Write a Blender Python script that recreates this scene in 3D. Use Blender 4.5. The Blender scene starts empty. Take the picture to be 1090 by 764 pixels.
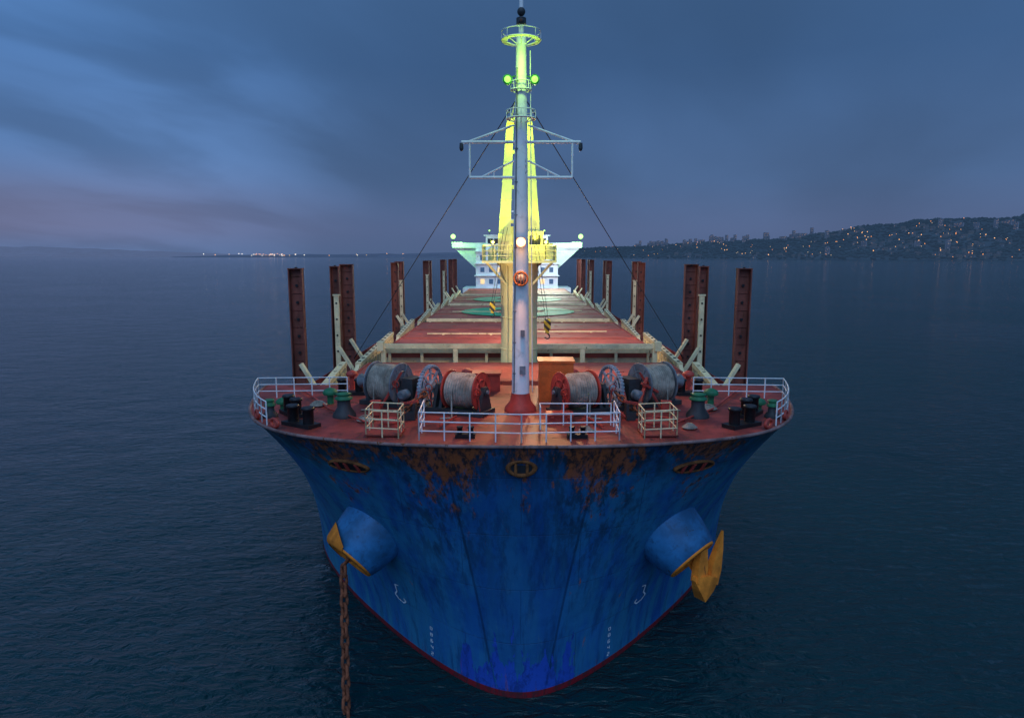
import bpy, math, random
import numpy as np
from mathutils import Vector, Matrix, noise as mnoise
random.seed(7)
R=math.radians
scn=bpy.context.scene
COL=scn.collection
scn.view_settings.view_transform='Standard'
scn.view_settings.look='None'
scn.view_settings.exposure=0

# ------------------------------------------------------------ node helpers
class NT:
    def __init__(s,tree):
        s.t=tree; s.n=tree.nodes; s.l=tree.links
    def node(s,typ,**kw):
        n=s.n.new(typ)
        for k,v in kw.items(): setattr(n,k,v)
        return n
    def setin(s,sock,v):
        if isinstance(v,bpy.types.NodeSocket): s.l.new(v,sock)
        else: sock.default_value=v
    def m(s,op,a,b=0.0,c=None,clamp=False):
        n=s.node('ShaderNodeMath',operation=op,use_clamp=clamp)
        s.setin(n.inputs[0],a); s.setin(n.inputs[1],b)
        if c is not None: s.setin(n.inputs[2],c)
        return n.outputs[0]
    def ss(s,x,a,b,lo=0.0,hi=1.0):
        n=s.node('ShaderNodeMapRange',interpolation_type='SMOOTHSTEP')
        s.setin(n.inputs[0],x); n.inputs[1].default_value=a; n.inputs[2].default_value=b
        n.inputs[3].default_value=lo; n.inputs[4].default_value=hi
        return n.outputs[0]
    def noise(s,vec,scale,detail=4,rough=.55,dist=0.0,sc=None):
        if sc is not None:
            mp=s.node('ShaderNodeMapping'); mp.inputs['Scale'].default_value=sc
            s.l.new(vec,mp.inputs[0]); vec=mp.outputs[0]
        n=s.node('ShaderNodeTexNoise'); s.l.new(vec,n.inputs['Vector'])
        n.inputs['Scale'].default_value=scale; n.inputs['Detail'].default_value=detail
        n.inputs['Roughness'].default_value=rough; n.inputs['Distortion'].default_value=dist
        return n.outputs[0]
    def mix(s,f,a,b,blend='MIX'):
        n=s.node('ShaderNodeMix',data_type='RGBA',blend_type=blend)
        s.setin(n.inputs[0],f)
        for i,v in ((6,a),(7,b)):
            if isinstance(v,tuple) and len(v)==3: v=v+(1,)
            s.setin(n.inputs[i],v)
        return n.outputs[2]

def newmat(name):
    m=bpy.data.materials.new(name); m.use_nodes=True
    t=NT(m.node_tree); b=m.node_tree.nodes['Principled BSDF']
    tc=t.node('ShaderNodeTexCoord')
    return m,t,b,tc.outputs['Object']

def paint(name,c,rough=.5,var=.25,rust=0.0,scale=.8,metal=0.0,bump=.15,rustc=(.13,.045,.015),stretch=(1,1,1),dirt=.35):
    m,t,b,co=newmat(name)
    n1=t.noise(co,scale,4,.6,sc=stretch)
    f=t.ss(n1,.3,.7,1-var,1+var*.6)
    col=t.mix(1.0,tuple(c),f,'MULTIPLY')
    n3=t.noise(co,scale*3.1,4,.65,.4)
    d=t.m('MULTIPLY',t.ss(n3,.5,.75),dirt)
    col=t.mix(d,col,tuple(x*.35+.01 for x in c))
    rr=rough
    if rust>0:
        n2=t.noise(co,scale*1.7,5,.7,.6,sc=(1,1,.45))
        rm=t.ss(n2,.74-rust*.3,.80-rust*.3)
        col=t.mix(rm,col,rustc)
        rr=t.m('ADD',t.m('MULTIPLY',rm,.3),rough)
    t.setin(b.inputs['Base Color'],col); t.setin(b.inputs['Roughness'],rr)
    b.inputs['Metallic'].default_value=metal
    b.inputs['Specular IOR Level'].default_value=.35
    if bump>0:
        bn=t.node('ShaderNodeBump'); bn.inputs['Strength'].default_value=bump; bn.inputs['Distance'].default_value=.05
        t.l.new(n3,bn.inputs['Height']); t.l.new(bn.outputs[0],b.inputs['Normal'])
    return m
def emis(name,c,st):
    m,t,b,co=newmat(name)
    b.inputs['Base Color'].default_value=(*[q*.3 for q in c],1)
    b.inputs['Emission Color'].default_value=(*c,1); b.inputs['Emission Strength'].default_value=st
    return m

# ------------------------------------------------------------ mesh builder
class MB:
    def __init__(s,M=None): s.v=[];s.f=[];s.mi=[];s.sm=[];s.M=M
    def add(s,vs,fs,mi=0,smooth=False):
        o=len(s.v); 
        fl=False
        if s.M is not None:
            vs=[s.M@Vector(v) for v in vs]; fl=s.M.determinant()<0
        s.v+= [tuple(v) for v in vs]
        for f in fs:
            f=[i+o for i in f]
            if fl: f=f[::-1]
            s.f.append(f); s.mi.append(mi); s.sm.append(smooth)
    def box(s,c,d,mi=0,Mx=None):
        x,y,z=[q/2 for q in d]
        vs=[Vector((i*x,j*y,k*z)) for k in(-1,1) for j in(-1,1) for i in(-1,1)]
        if Mx is not None: vs=[Mx@v for v in vs]
        c=Vector(c); vs=[v+c for v in vs]
        s.add(vs,[(0,2,3,1),(4,5,7,6),(0,1,5,4),(2,6,7,3),(0,4,6,2),(1,3,7,5)],mi)
    def beam(s,a,b,w,h,mi=0):
        a=Vector(a);b=Vector(b);d=b-a;L=d.length;d.normalize()
        up=Vector((0,0,1)) if abs(d.z)<.95 else Vector((0,1,0))
        x=d.cross(up).normalized(); z=x.cross(d).normalized()
        Mx=Matrix((x,d,z)).transposed()
        s.box((a+b)/2,(w,L,h),mi,Mx)
    def frame(s,d):
        d=Vector(d).normalized()
        up=Vector((0,0,1)) if abs(d.z)<.9 else Vector((1,0,0))
        u=d.cross(up).normalized(); w=d.cross(u).normalized()
        return d,u,w
    def lathe(s,o,d,prof,n=16,mi=0,smooth=True,cap=True):
        o=Vector(o); d,u,w=s.frame(d); vs=[];fs=[]
        for (t,r) in prof:
            for i in range(n):
                a=2*math.pi*i/n
                vs.append(o+d*t+(u*math.cos(a)+w*math.sin(a))*r)
        for k in range(len(prof)-1):
            for i in range(n):
                j=(i+1)%n
                fs.append((k*n+i,k*n+j,(k+1)*n+j,(k+1)*n+i))
        s.add(vs,fs,mi,smooth)
        if cap:
            s.add(vs[:n],[tuple(range(n))[::-1]],mi); s.add(vs[-n:],[tuple(range(n))],mi)
    def cyl(s,a,b,r0,r1=None,n=12,mi=0,cap=True):
        a=Vector(a);b=Vector(b)
        s.lathe(a,b-a,[(0,r0),((b-a).length,r0 if r1 is None else r1)],n,mi,True,cap)
    def tube(s,pts,r,n=6,mi=0):
        for a,b in zip(pts[:-1],pts[1:]): s.cyl(a,b,r,r,n,mi)
    def torus(s,c,ax,R_,r,n=24,k=8,mi=0,sx=1.0,sy=1.0):
        d,u,w=s.frame(ax); c=Vector(c); vs=[];fs=[]
        for i in range(n):
            a=2*math.pi*i/n; e=u*math.cos(a)*sx+w*math.sin(a)*sy
            en=e.normalized()
            for j in range(k):
                b=2*math.pi*j/k
                vs.append(c+e*R_+(en*math.cos(b)+d*math.sin(b))*r)
        for i in range(n):
            for j in range(k):
                fs.append((i*k+j,((i+1)%n)*k+j,((i+1)%n)*k+(j+1)%k,i*k+(j+1)%k))
        s.add(vs,fs,mi,True)
    def sphere(s,c,r,mi=0,n=10,sz=1.0):
        c=Vector(c); prof=[(-r*sz*math.cos(math.pi*i/n),max(1e-3,r*math.sin(math.pi*i/n))) for i in range(n+1)]
        s.lathe(c,(0,0,1),prof,n+4,mi,True,False)
    def rail(s,pts,h=1.2,bars=3,sp=1.3,r=.03,mi=0,close=False):
        pts=[Vector(p) for p in pts]
        if close: pts=pts+[pts[0]]
        for a,b in zip(pts[:-1],pts[1:]):
            for k in range(bars):
                z=Vector((0,0,h*(k+1)/bars)); s.cyl(a+z,b+z,r,r,6,mi)
            n=max(1,round((b-a).length/sp))
            for i in range(n+1):
                p=a.lerp(b,i/n); s.cyl(p,p+Vector((0,0,h)),r*1.2,r*1.2,6,mi)
    def obj(s,name,mats,parent=None,label=None):
        me=bpy.data.meshes.new(name); me.from_pydata(s.v,[],s.f)
        for m in mats: me.materials.append(m)
        me.polygons.foreach_set('material_index',s.mi); me.polygons.foreach_set('use_smooth',s.sm)
        me.update()
        o=bpy.data.objects.new(name,me); COL.objects.link(o)
        if parent is not None:
            o.parent=parent
            if parent.type=='EMPTY': o.matrix_parent_inverse=Matrix.Translation(parent.location).inverted()
        if label: o['label']=label
        return o

# ------------------------------------------------------------ materials
M_white=paint('white_paint',(.74,.76,.78),.45,.15,.25,1.2,dirt=.25)
M_house=paint('bridge_white_paint',(.80,.82,.84),.5,.1,.25,.5,dirt=.15)
M_mast=paint('mast_white_paint',(.82,.82,.79),.5,.14,.28,.9,stretch=(1,1,.2),dirt=.4)
M_cream=paint('cream_paint',(.76,.64,.38),.6,.2,.4,.9,dirt=.4)
M_jib=paint('yellow_cream_paint',(.80,.76,.38),.55,.15,.28,.8,stretch=(1,1,.3),dirt=.3)
M_deck=paint('red_deck_paint',(.27,.042,.032),.55,.5,.47,.5,bump=.35,rustc=(.08,.028,.02),dirt=.9)
M_hatch=paint('faded_red_hatch_paint',(.36,.08,.058),.62,.4,.37,.22,bump=.25,rustc=(.14,.05,.035),dirt=.6)
M_red=paint('red_fitting_paint',(.40,.05,.035),.5,.3,.35,1.5)
M_orange=paint('orange_fitting_paint',(.72,.15,.03),.5,.2,.2,1.5)
M_stan=paint('brown_red_steel',(.20,.058,.04),.65,.4,.5,1.1,rustc=(.09,.035,.02),stretch=(1,1,.4))
M_dark=paint('dark_grey_steel',(.035,.037,.04),.5,.3,.35,2.0)
M_grey=paint('grey_winch_paint',(.17,.19,.21),.5,.4,.42,2.0,dirt=.6)
M_pale=paint('pale_wheel_paint',(.34,.38,.42),.5,.35,.40,2.0,dirt=.6)
M_black=paint('black_bollard_paint',(.012,.013,.015),.4,.3,.15,3.0,dirt=.1)
M_green=paint('green_fitting_paint',(.02,.16,.07),.5,.25,.2,3.0)
M_rope=paint('mooring_rope',(.32,.28,.23),.9,.45,0,1.6,bump=.35,dirt=.7)
M_rust=paint('rusted_steel',(.22,.075,.02),.85,.5,.2,2.2,bump=.8,rustc=(.06,.02,.01))
M_rustor=paint('orange_rust_steel',(.90,.25,.022),.8,.35,.32,1.1,bump=.6,rustc=(.24,.06,.015))
M_chain=paint('rusty_chain_steel',(.24,.07,.03),.8,.5,.2,3,bump=.6)
M_bolster=paint('worn_light_blue_paint',(.025,.165,.36),.5,.4,.42,.8,dirt=.7,rustc=(.04,.06,.09))
def stripes():
    m,t,b,co=newmat('yellow_black_stripe_paint')
    sp=t.node('ShaderNodeSeparateXYZ'); t.l.new(co,sp.inputs[0])
    v=t.m('FRACT',t.m('MULTIPLY',t.m('ADD',sp.outputs[0],sp.outputs[2]),1.9))
    f=t.m('GREATER_THAN',v,.5)
    t.setin(b.inputs['Base Color'],t.mix(f,(.50,.36,.02),(.015,.015,.015))); b.inputs['Roughness'].default_value=.6
    return m
M_yb=stripes()
M_yellow=paint('yellow_hook_paint',(.5,.36,.03),.6,.2,.2,2)
M_hglow=emis('warm_lamp_glass',(1.0,.52,.22),4)
M_gglow=emis('green_lamp_glass',(.30,1.0,.10),2.2)
M_wglow=emis('green_white_lamp_glass',(.42,1.0,.24),2.3)
M_yglow=emis('yellow_lamp_glass',(1.0,.85,.25),5)
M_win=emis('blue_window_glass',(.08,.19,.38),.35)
M_winwarm=emis('lit_window_glass',(1.0,.7,.35),1.0)
M_windark=paint('dark_window_glass',(.02,.03,.045),.15,.1,0,1,bump=0)

def ringmat():
    m,t,b,co=newmat('green_ring_hatch_paint')
    n=t.noise(co,1.2,6,.7); f=t.ss(n,.40,.60)
    t.setin(b.inputs['Base Color'],t.mix(t.m('MULTIPLY',f,.4),(.03,.48,.20),(.14,.18,.10))); b.inputs['Roughness'].default_value=.6
    return m
M_ring=ringmat()

def hullmat():
    m,t,b,co=newmat('blue_hull_paint')
    sp=t.node('ShaderNodeSeparateXYZ'); t.l.new(co,sp.inputs[0]); x,y,z=sp.outputs
    ax=t.m('ABSOLUTE',x)
    n1=t.noise(co,.22,4,.6,.3)
    col=t.mix(t.ss(n1,.3,.7),(.009,.092,.30),(.014,.140,.39))
    n2=t.noise(co,.8,6,.7,.2,sc=(1,.8,.14))
    tealf=t.m('MULTIPLY',t.ss(n2,.36,.60),t.ss(ax,1.5,10,.40,.95))
    col=t.mix(tealf,col,(.032,.23,.36))
    st=t.noise(co,1.5,5,.7,.1,sc=(1,1,.045))
    col=t.mix(t.ss(st,.50,.66,0,.52),col,(.005,.040,.12))
    st2=t.noise(co,3.1,5,.7,.1,sc=(1,1,.04))
    col=t.mix(t.ss(st2,.58,.68,0,.35),col,(.06,.22,.35))
    n5=t.noise(co,2.4,6,.75,.3,sc=(1,1,.5))
    col=t.mix(t.ss(n5,.59,.65,0,.30),col,(.04,.21,.42))
    br=t.node('ShaderNodeTexBrick'); cb=t.node('ShaderNodeCombineXYZ')
    t.l.new(x,cb.inputs[0]); t.l.new(z,cb.inputs[1]); t.l.new(cb.outputs[0],br.inputs['Vector'])
    br.inputs['Scale'].default_value=1; br.inputs['Mortar Size'].default_value=.025
    br.inputs['Brick Width'].default_value=5.6; br.inputs['Row Height'].default_value=3.1
    br.inputs['Mortar Smooth'].default_value=.5
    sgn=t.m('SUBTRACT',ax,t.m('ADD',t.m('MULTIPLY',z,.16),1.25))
    crease_shade=t.ss(t.m('ABSOLUTE',sgn),.02,.09,1,0)  # bow knuckle shading painted in as dark diagonal lines
    seam_shade=t.m('MAXIMUM',t.m('MULTIPLY',br.outputs['Fac'],.55),crease_shade)
    col=t.mix(t.m('MULTIPLY',seam_shade,.60),col,(.004,.02,.06))
    col=t.mix(t.ss(sgn,-.1,.05,.26,0),col,(.005,.045,.16))  # bow face inside the painted creases toned darker
    # brighter worn patch at the stem foot, ragged upper edge
    nj=t.noise(co,.85,4,.65,.4,sc=(1.7,1,.30))
    nk=t.noise(co,3.2,3,.6,.3)
    val=t.m('ADD',t.m('ADD',t.m('ADD',z,t.m('POWER',t.m('DIVIDE',ax,2.8),5)),t.m('MULTIPLY',t.m('SUBTRACT',nj,.5),11.0)),t.m('MULTIPLY',t.m('SUBTRACT',nk,.5),2.0))
    patch=t.m('MULTIPLY',t.ss(val,2.28,2.32,1,0),t.ss(z,4.2,4.4,1,0))
    col=t.mix(patch,col,t.mix(t.ss(n5,.46,.60),(.020,.085,.46),(.012,.05,.26)))
    # rust at the shoulders
    g=t.m('ABSOLUTE',t.m('SUBTRACT',ax,3.4))
    gm=t.ss(g,.4,2.8,1,0)
    n6=t.noise(co,2.0,7,.72,.2,sc=(1,1,.075))
    zt=t.ss(z,7.5,13.2)
    rm=t.m('ADD',t.m('MULTIPLY',t.m('MULTIPLY',gm,zt),.22),t.m('MULTIPLY',t.ss(z,11.9,14),.13))
    g2=t.ss(t.m('ABSOLUTE',t.m('SUBTRACT',ax,8.3)),.2,2.6,1,0)
    rm=t.m('ADD',rm,t.m('MULTIPLY',t.m('MULTIPLY',g2,t.ss(z,7.0,12.6)),.15))
    g3=t.ss(ax,.1,1.1,1,0)
    rm=t.m('ADD',rm,t.m('MULTIPLY',t.m('MULTIPLY',g3,t.ss(z,8.0,12.9)),.12))
    rm=t.m('ADD',rm,t.ss(z,.3,1.8,.07,0))
    rust=t.ss(t.m('ADD',n6,rm),.65,.75)
    n7=t.noise(co,4,4,.7,0,sc=(1,1,.25))
    rc=t.mix(t.ss(n7,.38,.58),(.040,.015,.010),(.36,.085,.018))
    n8=t.noise(co,2.0,5,.7,.1,sc=(1,1,.03))
    ro=t.m('MULTIPLY',t.m('MULTIPLY',t.ss(g,.3,3.6,1,.25),t.ss(z,2.5,12.5)),t.ss(n8,.45,.60))
    col=t.mix(t.m('MULTIPLY',ro,.72),col,(.010,.022,.030))
    grime=t.m('MULTIPLY',t.ss(z,11.2,13.8),t.ss(n8,.28,.56,.25,.85))
    col=t.mix(grime,col,(.009,.018,.022))
    col=t.mix(t.m('MULTIPLY',rust,.88),col,rc)
    boot=t.ss(z,.34,.38,1,0)
    col=t.mix(boot,col,t.mix(t.ss(n5,.45,.6),(.26,.012,.02),(.10,.02,.025)))
    t.setin(b.inputs['Base Color'],col)
    t.setin(b.inputs['Roughness'],t.m('ADD',t.m('MULTIPLY',rust,.4),t.ss(n1,.3,.7,.40,.56)))
    b.inputs['Specular IOR Level'].default_value=.4
    bn=t.node('ShaderNodeBump'); bn.inputs['Strength'].default_value=.7; bn.inputs['Distance'].default_value=.08
    hh=t.m('ADD',t.m('MULTIPLY',n1,2.4),t.m('ADD',t.m('MULTIPLY',n5,.18),t.m('MULTIPLY',seam_shade,-.35)))
    t.l.new(hh,bn.inputs['Height']); t.l.new(bn.outputs[0],b.inputs['Normal'])
    return m
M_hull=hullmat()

# ------------------------------------------------------------ ship hull
ship=bpy.data.objects.new('cargo_ship',None); COL.objects.link(ship); ship.location=(0,30,0)
ship['label']='blue bulk carrier with red decks and rusty bow riding at anchor'
ship['category']='ship'
ZD=14.0; ZM=11.8
DK=[(0,28),(3.2,28.12),(6.3,28.55),(9.8,29.7),(12.1,31.4),(13.8,34),(15.0,37.5),(15.8,42),(16,50),(16,60)]
WL=[(0,31.4),(1.7,31.9),(3.6,33.3),(5.9,35.6),(8.4,38.6),(11.2,42.4),(13.8,46.8),(15.4,51),(16,55.5),(16,62)]
def catmull(P,n):
    P=[np.array(p,float) for p in P]
    first=np.array([-P[1][0],P[1][1]]); last=2*P[-1]-P[-2]
    Q=[first]+P+[last]; out=[]
    for i in range(1,len(Q)-2):
        for k in range(n):
            t=k/n; a,b,c,d=Q[i-1:i+3]
            out.append(.5*((2*b)+(-a+c)*t+(2*a-5*b+4*c-d)*t*t+(-a+3*b-3*c+d)*t**3))
    out.append(P[-1]); return np.array(out)
DKs=catmull(DK,8); WLs=catmull(WL,8)
def wz(z): 
    if z<0: return z*.03
    q=z/ZD
    return .14*q+.86*q**1.9
def curve(z):
    w=wz(z); return DKs*w+WLs*(1-w)
def hull_y(x,z):
    c=curve(z); return float(np.interp(abs(x),c[:,0],c[:,1]))
def hull_n(x,z):
    e=.05; p=Vector((x,hull_y(x,z),z)); a=Vector((x+e,hull_y(x+e,z),z))-p; b=Vector((x,hull_y(x,z+e),z+e))-p
    n=a.cross(b).normalized()
    return n if n.y<0 else -n
mb=MB()
zs=list(np.linspace(-4,ZM,34))+list(np.linspace(ZM,ZD,8)[1:])
aft=[(16,y) for y in (80,110,140,165)]+[(15.6,176),(14.5,186),(12.5,193)]
rows=[]
for z in zs:
    c=[tuple(p) for p in curve(z)]+aft
    full=[(-x,y,z) for x,y in c[::-1]]+[(x,y,z) for x,y in c[1:]]
    rows.append(full)
N=len(rows[0]); vs=[p for r in rows for p in r]; fs=[]
for k in range(len(zs)-1):
    for i in range(N-1):
        if zs[k]>=ZM-1e-6 and max(rows[k+1][i][1],rows[k+1][i+1][1])>42.01: continue
        fs.append((k*N+i,k*N+i+1,(k+1)*N+i+1,(k+1)*N+i))
fs.append(tuple(k*N for k in range(0,34))+tuple(k*N+N-1 for k in range(33,-1,-1)))
mb.add(vs,fs,0,True)
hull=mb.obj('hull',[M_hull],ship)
dk=[p for p in DKs if p[1]<=42.01]
edge=[Vector((-x,y,ZD)) for x,y in dk[::-1]]+[Vector((x,y,ZD)) for x,y in dk[1:]]
mb=MB(); 
for a,b in zip(edge[:-1],edge[1:]): mb.cyl(a,b,.08,.08,8,0)
M_gun=paint('gunwale_paint',(.24,.14,.13),.6,.5,.55,1.2)
mb.obj('gunwale_bar',[M_gun],ship)
mb=MB(); inner=[Vector((p.x*.998,p.y+.03,ZD-.02)) for p in edge]
mb.add(inner,[tuple(range(len(inner)))],0)
bx=edge[-1].x
mb.add([(-bx,42,ZM),(bx,42,ZM),(bx,42,ZD-.02),(-bx,42,ZD-.02)],[(0,1,2,3)],1)
mb.obj('forecastle_deck',[M_deck,M_cream],ship)
mb=MB()
mb.add([(-15.9,41.5,ZM-.02),(15.9,41.5,ZM-.02),(15.98,60,ZM-.02),(15.98,165,ZM-.02),(12.4,193,ZM-.02),(-12.4,193,ZM-.02),(-15.98,165,ZM-.02),(-15.98,60,ZM-.02)],[tuple(range(8))],0)
mb.obj('main_deck',[M_deck],ship)
for s in(-1,1):
    mb=MB(); mb.beam((s*15.95,42,ZM+.25),(s*15.95,165,ZM+.25),.08,.5,0)
    for y in range(44,165,3): mb.box((s*15.8,y,ZM+.2),(.3,.06,.4),0)
    mb.obj('bulwark',[M_deck],ship)

# hatches
hs=[(42.8,50.6,11.3,14.05),(54.8,77,10.9,14.5),(81,103,10.9,14.5),(107,129,10.9,14.5),(133,157,10.9,14.5)]
for hi,(y0,y1,hw,zt) in enumerate(hs):
    mb=MB(); mb.box((0,(y0+y1)/2,(ZM+zt-.7)/2),(2*hw-.6,y1-y0-.6,zt-.7-ZM),0)
    for s in(-1,1):
        for y in np.arange(y0+.8,y1,1.6): mb.box((s*(hw-.05),y,ZM+(zt-.8-ZM)/2),(.5,.08,zt-.8-ZM),0)
    mb.obj('hatch_coaming',[M_cream],ship)
    mb=MB(); npan=max(1,round((y1-y0)/7.4)); pl=(y1-y0)/npan
    for k in range(npan):
        a=y0+k*pl; 
        mb.box((0,a+pl/2,zt-.34),(2*hw,pl-.16,.68),0)
        mb.box((0,a+.16,zt+.02),(2*hw-.1,.10,.045),0); mb.box((0,a+pl-.16,zt+.02),(2*hw-.1,.10,.045),0)
        for s in(-1,1): mb.box((s*(hw-.12),a+pl/2,zt+.035),(.14,pl-.5,.075),0)
        for x in np.linspace(-hw+1.4,hw-1.4,8):
            mb.box((x,a+pl*.5,zt+.015),(.35,.35,.035),0)
        for s in(-1,1):
            for y in(a+pl*.25,a+pl*.75): mb.box((s*(hw+.06),y,zt-.4),(.16,.4,.5),1)
    mb.obj('hatch_cover',[M_hatch,M_cream],ship)
    if hi>0:
        mb=MB(); mb.box((0,y0-.35,zt-.05),(2*hw-.2,.4,.36),0)
        for x in np.linspace(-hw+.5,hw-.5,9): mb.box((x,y0-.4,(ZM+zt)/2-.1),(.22,.3,zt-ZM-.3),0)
        mb.obj('hatch_end_beam',[M_cream],ship)
        mb=MB(); mb.box((0,y1+.3,zt-.15),(2*hw-.3,.25,.25),0)
        for x in (-hw+.6,-3,3,hw-.6): mb.box((x,y1+.3,(ZM+zt)/2-.2),(.2,.2,zt-ZM-.3),0)
        mb.obj('hatch_end_beam',[M_cream],ship)
        if hi<4:
            for s in(-1,1):
                mb=MB(); yy=y0+pl*1.5+(1.2 if s>0 else -.9)
                mb.box((s*hw*.45,yy,zt+.12),(hw*.7,.14,.1),0)
                for q in(-.3,.3): mb.box((s*hw*.45+q*hw*.7,yy,zt+.04),(.2,.3,.07),0)
                mb.obj('lashing_bar',[M_cream],ship)
mb=MB(); mb.box((0,53.4,14.95),(21.6,.42,.34),0)
for x in(-10.7,-5,5,10.7): mb.box((x,53.4,13.3),(.35,.35,3.0),0)
for x in (-10.9,10.9): mb.box((x,53.4,14.95),(.5,.8,.7),0)
mb.obj('cross_beam',[M_cream],ship)
n=64
def annulus(mb,c,r0,r1,mi):
    vs=[];fs=[]
    for i in range(n):
        a=2*math.pi*i/n
        for r in(r0,r1): vs.append((c[0]+r*math.cos(a),c[1]+r*math.sin(a),c[2]))
    for i in range(n): fs.append((2*i,2*i+1,2*((i+1)%n)+1,2*((i+1)%n)))
    mb.add(vs,fs,mi)
for yc in(92,118):
    mb=MB(); annulus(mb,(0,yc,14.60),3.6,7.6,0)
    mb.add([(1.6*math.cos(2*math.pi*i/32),yc+1.6*math.sin(2*math.pi*i/32),14.60) for i in range(32)],[tuple(range(32))],1)
    mb.obj('painted_landing_ring',[M_ring,M_yellow],ship)

segs=[(43.5,49.5),(54,69),(73,83.5),(89,100),(103,112),(117,127),(131,139),(143,154)]
for s in(-1,1):
    for si,(a,b) in enumerate(segs):
        mb=MB()
        mb.beam((s*12.9,a,13.35),(s*12.9,b,14.15),.46,.32,0)
        mb.beam((s*12.9,a+.1,12.55),(s*12.9,b-.1,13.2),.14,.7,0)
        k=int((b-a)/1.3)
        for i in range(k+1):
            q=i/max(k,1); y=a+(b-a)*q
            mb.box((s*12.9,y,12.5+.4*q),(.36,.16,1.5+.8*q),0); 
            if i<k: mb.cyl((s*12.9,y+.6,13.45+.8*q),(s*12.9,y+.6,13.60+.8*q),.13,.13,8,1)
        if si>0: mb.beam((s*12.9,a,13.3),(s*13.0,a-1.6,12.0),.32,.24,0)
        mb.obj('lashing_rail',[M_cream,M_black],ship)

def stanchion(x,y,h,w=.95,cream=False):
    s=1 if x>0 else -1
    mb=MB(); z0=ZM; z1=ZM+h
    mb.box((x,y,(z0+z1)/2),(w,.08,h),0)
    for k in(-1,1): mb.box((x+k*(w/2-.04),y-.2,(z0+z1)/2),(.08,.42,h),0)
    for z in np.arange(z0+.8,z1,1.15):
        mb.box((x,y-.05,z),(w-.18,.1,.07),0); mb.cyl((x,y-.05,z+.5),(x,y-.14,z+.5),.1,.1,8,1)
    mb.box((x,y-.15,z1+.03),(w+.06,.5,.06),0)
    mb.box((x,y-.1,z0+.35),(w+.5,.9,.7),0)
    o=mb.obj('stanchion',[M_stan,M_black],ship)
    m2=MB(); xx=x-s*w*.2; yy=y-.55
    if cream:
        m2.box((xx,yy,z0+3.5),(.38,.26,7.0),0)
        for z in np.arange(z0+1.2,z0+6.9,1.3): m2.cyl((xx,yy-.12,z),(xx,yy-.18,z),.08,.08,8,1)
        m2.box((xx,yy,z0+7.05),(.55,.36,.12),0)
    m2.beam((xx,yy,z0+2.9),(xx-s*1.7,yy-.5,z0+.3),.26,.24,0)
    m2.obj('stanchion_socket_brace',[M_cream,M_black],o)
    return o
for s in(-1,1):
    stanchion(s*15.1,46.5,9.3)
    stanchion(s*14.9,55.8,9.3,.75,True); stanchion(s*15.1,60.5,9.4,1.15)
    stanchion(s*15.1,84.5,9.3,.9); stanchion(s*15.1,88,9.4,1.1,True)
    for y in(114,117.5,140,143,157,168): stanchion(s*15.1,y,9.3,1.0,y in(114,140))

# ------------------------------------------------------------ foremast
MY=35.0
mb=MB()
mb.lathe((0,MY,ZD),(0,0,1),[(.9,.46),(6.5,.40),(12,.34),(16,.29),(18.5,.25)],20,0)
mb.lathe((0,MY,ZD-.02),(0,0,1),[(0,.85),(.2,.82),(.5,.56),(.95,.48)],20,1)
mb.cyl((0,MY,32.4),(0,MY,34.6),.14,.09,10,0); mb.cyl((0,MY,33.6),(0,MY,36.2),.05,.03,8,0)
for z in (17.2,20.2,23.5,26.6,29.7): mb.torus((0,MY,z),(0,0,1),.43-.012*(z-14),.035,20,6,0)
for k in(-1,1): mb.tube([(.62,MY+.1+k*.2,15),(.44,MY+.1+k*.2,31.8)],.022,6,0)
for z in np.arange(15,31.8,.35):
    xl=.62-.18*(z-15)/16.8; mb.cyl((xl,MY-.1,z),(xl,MY+.3,z),.016,.016,5,0)
mb.beam((-.34,MY-.32,15),(-.2,MY-.24,31),.07,.05,2)
for z in np.arange(16,31,1.6): mb.box((-.33+.0085*(z-15),MY-.34+.005*(z-15),z),(.16,.06,.06),2)
for (z,w_,h_) in((16.2,.3,.4),(18.1,.22,.3)): mb.box((.1,MY-.5,z),(w_,.16,h_),2)
mast=mb.obj('foremast',[M_mast,M_red,M_grey],ship)
mb=MB()
def spar(a,b,r=.055): mb.cyl(a,b,r,r,8,0)
zt,zb=27.55,25.85
spar((-2.95,MY,zt),(2.95,MY,zt),.075); spar((-2.55,MY,zb),(2.55,MY,zb),.07)
for s in(-1,1):
    spar((s*2.55,MY,zb),(s*2.55,MY,zt)); spar((s*2.95,MY,zt-.1),(s*.35,MY,28.35)); 
    spar((s*2.0,MY,zb),(s*.35,MY,26.65),.045); spar((s*2.55,MY,zt),(s*.35,MY+.1,zt+.02),.05)
    spar((s*1.35,MY,zb),(s*1.35,MY,zb+.3),.03)
mb.obj('yard',[M_mast],mast)
for s in(-1,1):
    mb=MB(); mb.cyl((s*2.95,MY,zt-.32),(s*2.95,MY,zt-.05),.11,.09,10,0); mb.sphere((s*2.95,MY,zt-.35),.09,0,6)
    mb.obj('navigation_lamp',[M_dark],mast)
def ringplat(z,r,name='mast_platform'):
    mb=MB(); mb.torus((0,MY,z),(0,0,1),r,.035,28,6,0); mb.torus((0,MY,z+.38),(0,0,1),r,.025,28,6,0)
    for i in range(8):
        a=2*math.pi*i/8; c,s_=math.cos(a)*r,math.sin(a)*r
        mb.cyl((c,MY+s_,z),(c,MY+s_,z+.38),.02,.02,5,0); mb.cyl((c*.2,MY+s_*.2,z-.25),(c,MY+s_,z),.025,.025,5,0)
    annulus(mb,(0,MY,z-.02),r*.72,r*.97,0)
    mb.obj(name,[M_mast],mast)
ringplat(32.3,.95); ringplat(28.65,.72); ringplat(30.0,.5)
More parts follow.
